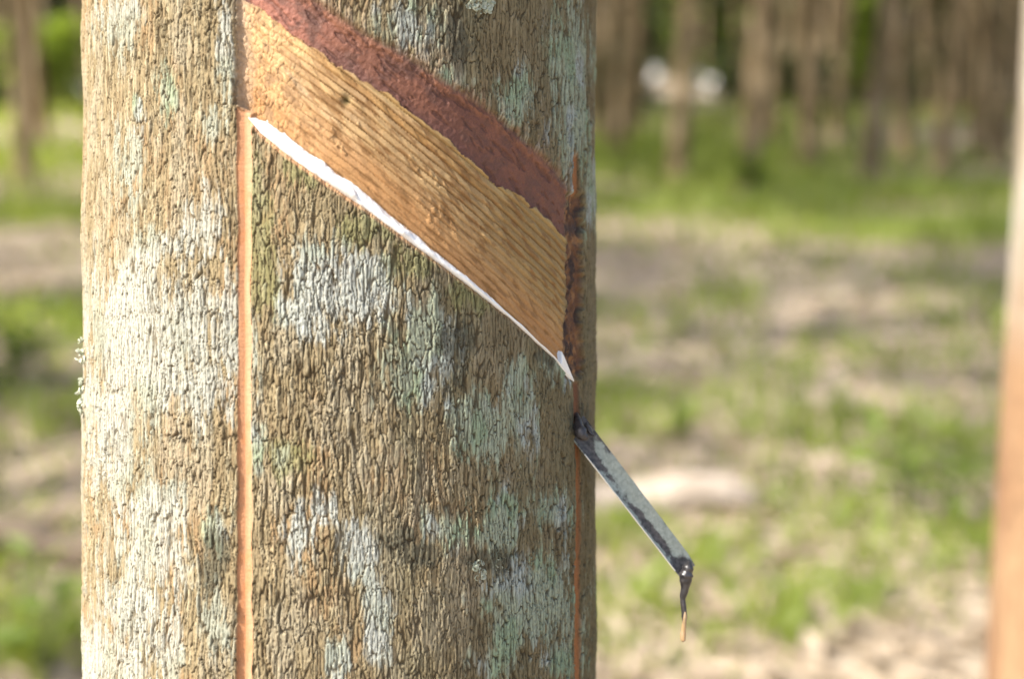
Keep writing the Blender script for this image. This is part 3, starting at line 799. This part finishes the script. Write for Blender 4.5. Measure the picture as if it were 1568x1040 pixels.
# low dark undergrowth between the far rows
n = 42000
yv = rg.uniform(30, 84, n); xv = (rg.random(n) * 2 - 1) * (yv * .52 + 4); pxv = CX + FP * xv / (yv * math.cos(PITCH))
keep = ~((pxv > 975) & (pxv < 1118) & (yv < 60)) & (fbm(xv / 5, yv / 5, 801, 3) > -0.22)
xv, yv = xv[keep], yv[keep]; n = len(xv)
P = np.stack([xv, yv, gheight(xv, yv) + rg.random(n) ** 1.5 * .7], -1)
V, F, T = leaves(P, unit(n) + np.array([0, 0, .4]), unit(n), rg.uniform(.3, .7, n), rg.uniform(.2, .4, n), rg.random(n))
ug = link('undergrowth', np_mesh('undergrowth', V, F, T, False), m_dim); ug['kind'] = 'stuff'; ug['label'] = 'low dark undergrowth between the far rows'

# white drums added as stand-ins for unidentified bright discs between the trees
m_wht, nt, b = new_mat('white_plastic'); b.inputs['Base Color'].default_value = (0.82, 0.83, 0.84, 1); b.inputs['Roughness'].default_value = 0.3
m_lid, nt, b = new_mat('white_lid'); b.inputs['Base Color'].default_value = (0.75, 0.77, 0.8, 1); b.inputs['Roughness'].default_value = 0.4
def lathe(prof, seg=28):
    a = np.linspace(0, 2 * PI, seg, endpoint=False)
    V = np.array([(r * math.cos(q), r * math.sin(q), z) for r, z in prof for q in a])
    return V, grid_faces(len(prof), seg, True)
V, F = lathe([(0.02, 0), (.26, 0), (.29, .03), (.29, .28), (.30, .30), (.29, .32), (.29, .58), (.30, .60), (.29, .62), (.29, .84), (.275, .87)])
dbody = np_mesh('body', V, F); dbody.materials.append(m_wht)
V, F = lathe([(.305, .84), (.305, .895), (.28, .905), (.26, .89), (.02, .89)])
dlid = np_mesh('lid', V, F); dlid.materials.append(m_lid)
for px_, yy, lb in ((1005, 58.0, 'stand-in white drum alone left of the other stand-in drums'), (1058, 57.0, 'leftmost stand-in white drum of the close trio'),
                    (1078, 52.0, 'middle stand-in white drum of the close trio'), (1092, 45.0, 'nearest stand-in white drum of the close trio')):
    xx = (px_ - CX) / FP * yy * math.cos(PITCH)
    t = empty('drum', lb, 'drum', (xx, yy, float(gheight(xx, yy))), 'stand-in white drums far off between the trees'); t.scale = (.62, .62, .46)
    for nm, me in (('body', dbody), ('lid', dlid)):
        o = bpy.data.objects.new(nm, me); C.objects.link(o); o.parent = t

# ------------------------------------------------------------------ ground cover
def spread_wedge(n, d0, d1, wide=0.36, pow_=1.0):
    dd = d0 + (d1 - d0) * rg.random(n) ** pow_
    xx = (rg.random(n) * 2 - 1) * (dd * wide + 0.4)
    return xx, dd
# fallen leaves
xx, yy = spread_wedge(30000, 2.2, 16, .60, 1.1)
zz = gheight(xx, yy) + 0.012
D = np.stack([rg.normal(size=len(xx)), rg.normal(size=len(xx)), rg.normal(size=len(xx)) * .25], -1)
Nn = np.stack([rg.normal(size=len(xx)) * .35, rg.normal(size=len(xx)) * .35, np.ones(len(xx))], -1)
V, F, T = leaves(np.stack([xx, yy, zz], -1), D, Nn, rg.uniform(.05, .11, len(xx)), rg.uniform(.025, .05, len(xx)), rg.random(len(xx)))
lf = link('leaf_litter', np_mesh('leaf_litter', V, F, T, False), m_dead); lf['kind'] = 'stuff'; lf['label'] = 'dry fallen leaves on the plantation floor'
# grass and low growth in patches: (photo x, y, spread x m, spread y m, height, number)
GP = [(60, 178, 4, 5, .5, 3000), (1330, 178, 6, 5, .4, 2500), (70, 250, 2.4, 3.0, .34, 3200), (60, 340, 1.0, 1.0, .26, 1500), (940, 225, 1.8, 3.2, .30, 3000), (1000, 250, 1.6, 2.6, .32, 2400), (1090, 200, 2.2, 4, .28, 2000),
      (1200, 290, 1.6, 1.8, .32, 1600), (1300, 240, 2.0, 3.0, .25, 1600), (1420, 370, 1.2, .8, .22, 1700), (1490, 300, 1.4, 1.2, .25, 1300), (1490, 350, .9, .7, .22, 900),
      (1200, 420, .5, .5, .16, 420), (1480, 480, .5, .4, .2, 700), (1160, 330, .7, .9, .3, 600), (1020, 520, .4, .3, .16, 240), (1430, 520, .4, .4, .14, 260),
      (40, 520, .5, .6, .34, 1000), (30, 620, .5, .4, .22, 700), (110, 500, .35, .4, .25, 350), (1030, 670, .32, .22, .13, 330), (1180, 650, .5, .3, .10, 260),
      (950, 830, .30, .18, .14, 380), (1140, 850, .35, .22, .14, 420), (1240, 800, .4, .3, .10, 260), (1440, 850, .32, .22, .2, 620), (1350, 820, .4, .3, .13, 350), (1230, 890, .3, .2, .1, 240),
      (1000, 1010, .25, .16, .13, 260), (60, 1000, .16, .14, .24, 300), (960, 470, .6, .6, .16, 200), (1330, 640, .7, .5, .10, 300), (1400, 450, .9, .6, .12, 420), (930, 330, .7, .8, .2, 500)]
GP = [(a, b_, c, d, e * (.75 if b_ < 400 else .55), int(n * (.42 if b_ < 400 else .13))) for a, b_, c, d, e, n in GP]
for q in range(560):
    px_, py_ = rg.uniform(-950, 2500), 190 + 850 * rg.random() ** 1.3
    dist = 1.35 * FP / (py_ - 60); r_ = .045 * dist * rg.uniform(.5, 1.3)
    GP.append((px_, py_, r_, r_ * rg.uniform(.8, 2.0), rg.uniform(.04, .10) * (1 + dist / 12), int(rg.uniform(8, 38))))
Ps, Ds, Ls_, Ws, Ts = [], [], [], [], []
for (px_, py_, sx_, sy_, hh, n) in GP:
    p = ground_at(px_, py_)
    X = p.x + rg.normal(size=n) * sx_ * .55; Y = p.y + rg.normal(size=n) * sy_ * .55
    Ps.append(np.stack([X, Y, gheight(X, Y) - .005], -1))
    Ds.append(np.stack([rg.normal(size=n) * .6, rg.normal(size=n) * .6, np.ones(n)], -1))
    Ls_.append(hh * rg.uniform(.5, 1.15, n)); Ws.append(np.maximum(.018, hh * rg.uniform(.12, .30, n))); Ts.append(rg.random(n))
Ps, Ds, Ls_, Ws, Ts = map(np.concatenate, (Ps, Ds, Ls_, Ws, Ts))
V, F, T = leaves(Ps, Ds, unit(len(Ps)) + np.array([0, -.3, .2]), Ls_, Ws, Ts)
gr = link('grass', np_mesh('grass', V, F, T, False), m_grass); gr['kind'] = 'stuff'; gr['label'] = 'patchy green grass and weeds on the plantation floor'

m_stem, nt, b = new_mat('green_stem'); b.inputs['Base Color'].default_value = (0.14, 0.17, 0.05, 1); b.inputs['Roughness'].default_value = 0.6
def seedling(px_, py_, h, nl_, ll, label, group=None, tone0=.4):
    p = ground_at(px_, py_); z = float(gheight(p.x, p.y))
    t = empty('seedling', label, 'plant', (p.x, p.y, z), group)
    nst = 4; VV = []; FF = []; off = 0; P, D = [], []
    for s_ in range(nst):
        a = rg.uniform(0, 6.28); tip = np.array([math.cos(a) * h * .35, math.sin(a) * h * .35, h * rg.uniform(.7, 1.05)])
        v2, f2__, _ = tube([np.zeros(3) - np.array([0, 0, .02]), tip * np.array([.35, .35, .6]), tip], [.006, .005, .002], 6, s_, .05, 4)
        VV.append(v2); FF.append(f2__ + off); off += len(v2)
        for j in range(nl_ // nst):
            q = .25 + .75 * (j + 1) / (nl_ // nst)
            b0 = np.zeros(3); pt = (1 - q) ** 2 * b0 + 2 * q * (1 - q) * tip * np.array([.35, .35, .6]) + q * q * tip
            P.append(pt); aa = rg.uniform(0, 6.28); D.append((math.cos(aa), math.sin(aa), rg.uniform(-.2, .7)))
    link('stem', tri_fix(np.concatenate(VV), np.concatenate(FF)), m_stem, t)
    n = len(P); Vq, Fq, Tq = leaves(P, D, unit(n) * .4 + np.array([0, 0, 1.]), ll * rg.uniform(.7, 1.2, n), ll * .42 * rg.uniform(.8, 1.2, n), np.clip(tone0 + rg.random(n) * .6, 0, 1))
    link('foliage', np_mesh('foliage', Vq, Fq, Tq, False), m_plant, t)
    return t
seedling(1395, 800, .30, 20, .12, 'tall bright green seedling on the floor left of the near right trunk', tone0=.5)
seedling(1462, 815, .26, 16, .10, 'bright green seedling between the tallest seedling and the near right trunk', tone0=.5)
seedling(60, 1040, .24, 24, .12, 'light green leafy plant at the bottom left beside the big trunk', tone0=.55)
seedling(1050, 690, .12, 24, .08, 'low yellow green weed right of the trunk above the spout', tone0=.45)
seedling(30, 600, .30, 36, .13, 'green plant in the left background halfway up the frame', tone0=.4)
seedling(1150, 310, .45, 50, .20, 'yellow green bush at the foot of the slim dark tree', tone0=.55)
seedling(75, 190, 1.7, 260, .5, 'bright yellow green shrub far back at the upper left', tone0=.6)
seedling(1290, 190, 2.2, 200, .45, 'tall pale green shrub among the far trunks', tone0=.6)
seedling(1070, 180, 2.2, 80, .4, 'pale green shrub behind the stand-in white drums', tone0=.5)

# fallen logs
m_log, nt, b = new_mat('dead_wood')
v = obj_coord(nt); f = noise(nt, v, 25, 5)
nt.links.new(ramp(nt, f, [(0.3, (0.30, 0.23, 0.17)), (0.7, (0.56, 0.48, 0.40))]), b.inputs['Base Color']); b.inputs['Roughness'].default_value = 0.95; bump(nt, b, f, .7, .01)
def log(pa, pb, r, label, seed):
    a, c = ground_at(*pa), ground_at(*pb)
    mid_ = (a + c) / 2
    pts = [np.array(a.lerp(c, q)) - np.array(mid_) + np.array([0, 0, r * .75 + .02 * math.sin(q * 7 + seed)]) for q in (0, .2, .4, .6, .8, 1)]
    V, F, _ = tube(pts, [r * .8, r, r * 1.02, r * .97, r * .9, r * .7], 18, seed, .18, 6)
    o = link('log', tri_fix(V, F), m_log); o.location = mid_
    return tag(o, label, 'log', 'fallen logs')
log((880, 792), (1150, 786), .062, 'short fallen log with sunlit top behind the spout', 3)
lg = log((-60, 845), (180, 862), .05, 'dark fallen log on the left floor behind the big trunk', 6)

m_log2, nt, b = new_mat('dark_wood')  # same log wood in a darker colour, for the left log
v = obj_coord(nt); f = noise(nt, v, 25, 5)
nt.links.new(ramp(nt, f, [(0.3, (0.075, 0.055, 0.038)), (0.7, (0.19, 0.145, 0.10))]), b.inputs['Base Color']); b.inputs['Roughness'].default_value = 0.95; bump(nt, b, f, .7, .01)
lg.data.materials[0] = m_log2
# ------------------------------------------------------------------ light
EL, ROT = math.radians(47), math.radians(248)
w = bpy.data.worlds.new('World'); S.world = w; w.use_nodes = True
nt = w.node_tree; bg = nt.nodes['Background']
sk = nt.nodes.new('ShaderNodeTexSky'); sk.sky_type = 'NISHITA'; sk.sun_disc = False
sk.sun_elevation = EL; sk.sun_rotation = ROT; sk.air_density = 0.9; sk.dust_density = 4.0; sk.ozone_density = 0.4
nt.links.new(sk.outputs[0], bg.inputs['Color']); bg.inputs['Strength'].default_value = 0.145
sd = bpy.data.lights.new('sun', 'SUN'); sd.energy = 3.5; sd.angle = math.radians(0.6); sd.color = (1.0, 0.955, 0.87)
so = bpy.data.objects.new('sun', sd); C.objects.link(so)
to_sun = Vector((math.sin(ROT) * math.cos(EL), math.cos(ROT) * math.cos(EL), math.sin(EL)))
so.rotation_euler = to_sun.to_track_quat('Z', 'Y').to_euler(); so.location = (-6, -6, 12)
vs = S.view_settings; vs.view_transform = 'Standard'; vs.look = 'None'; vs.gamma = 1; vs.use_curve_mapping = False; vs.exposure = 1.25
S.render.engine = 'CYCLES'
S.cycles.use_denoising = True
S.cycles.max_bounces = 8; S.cycles.transparent_max_bounces = 8
S.cycles.sample_clamp_indirect = 6
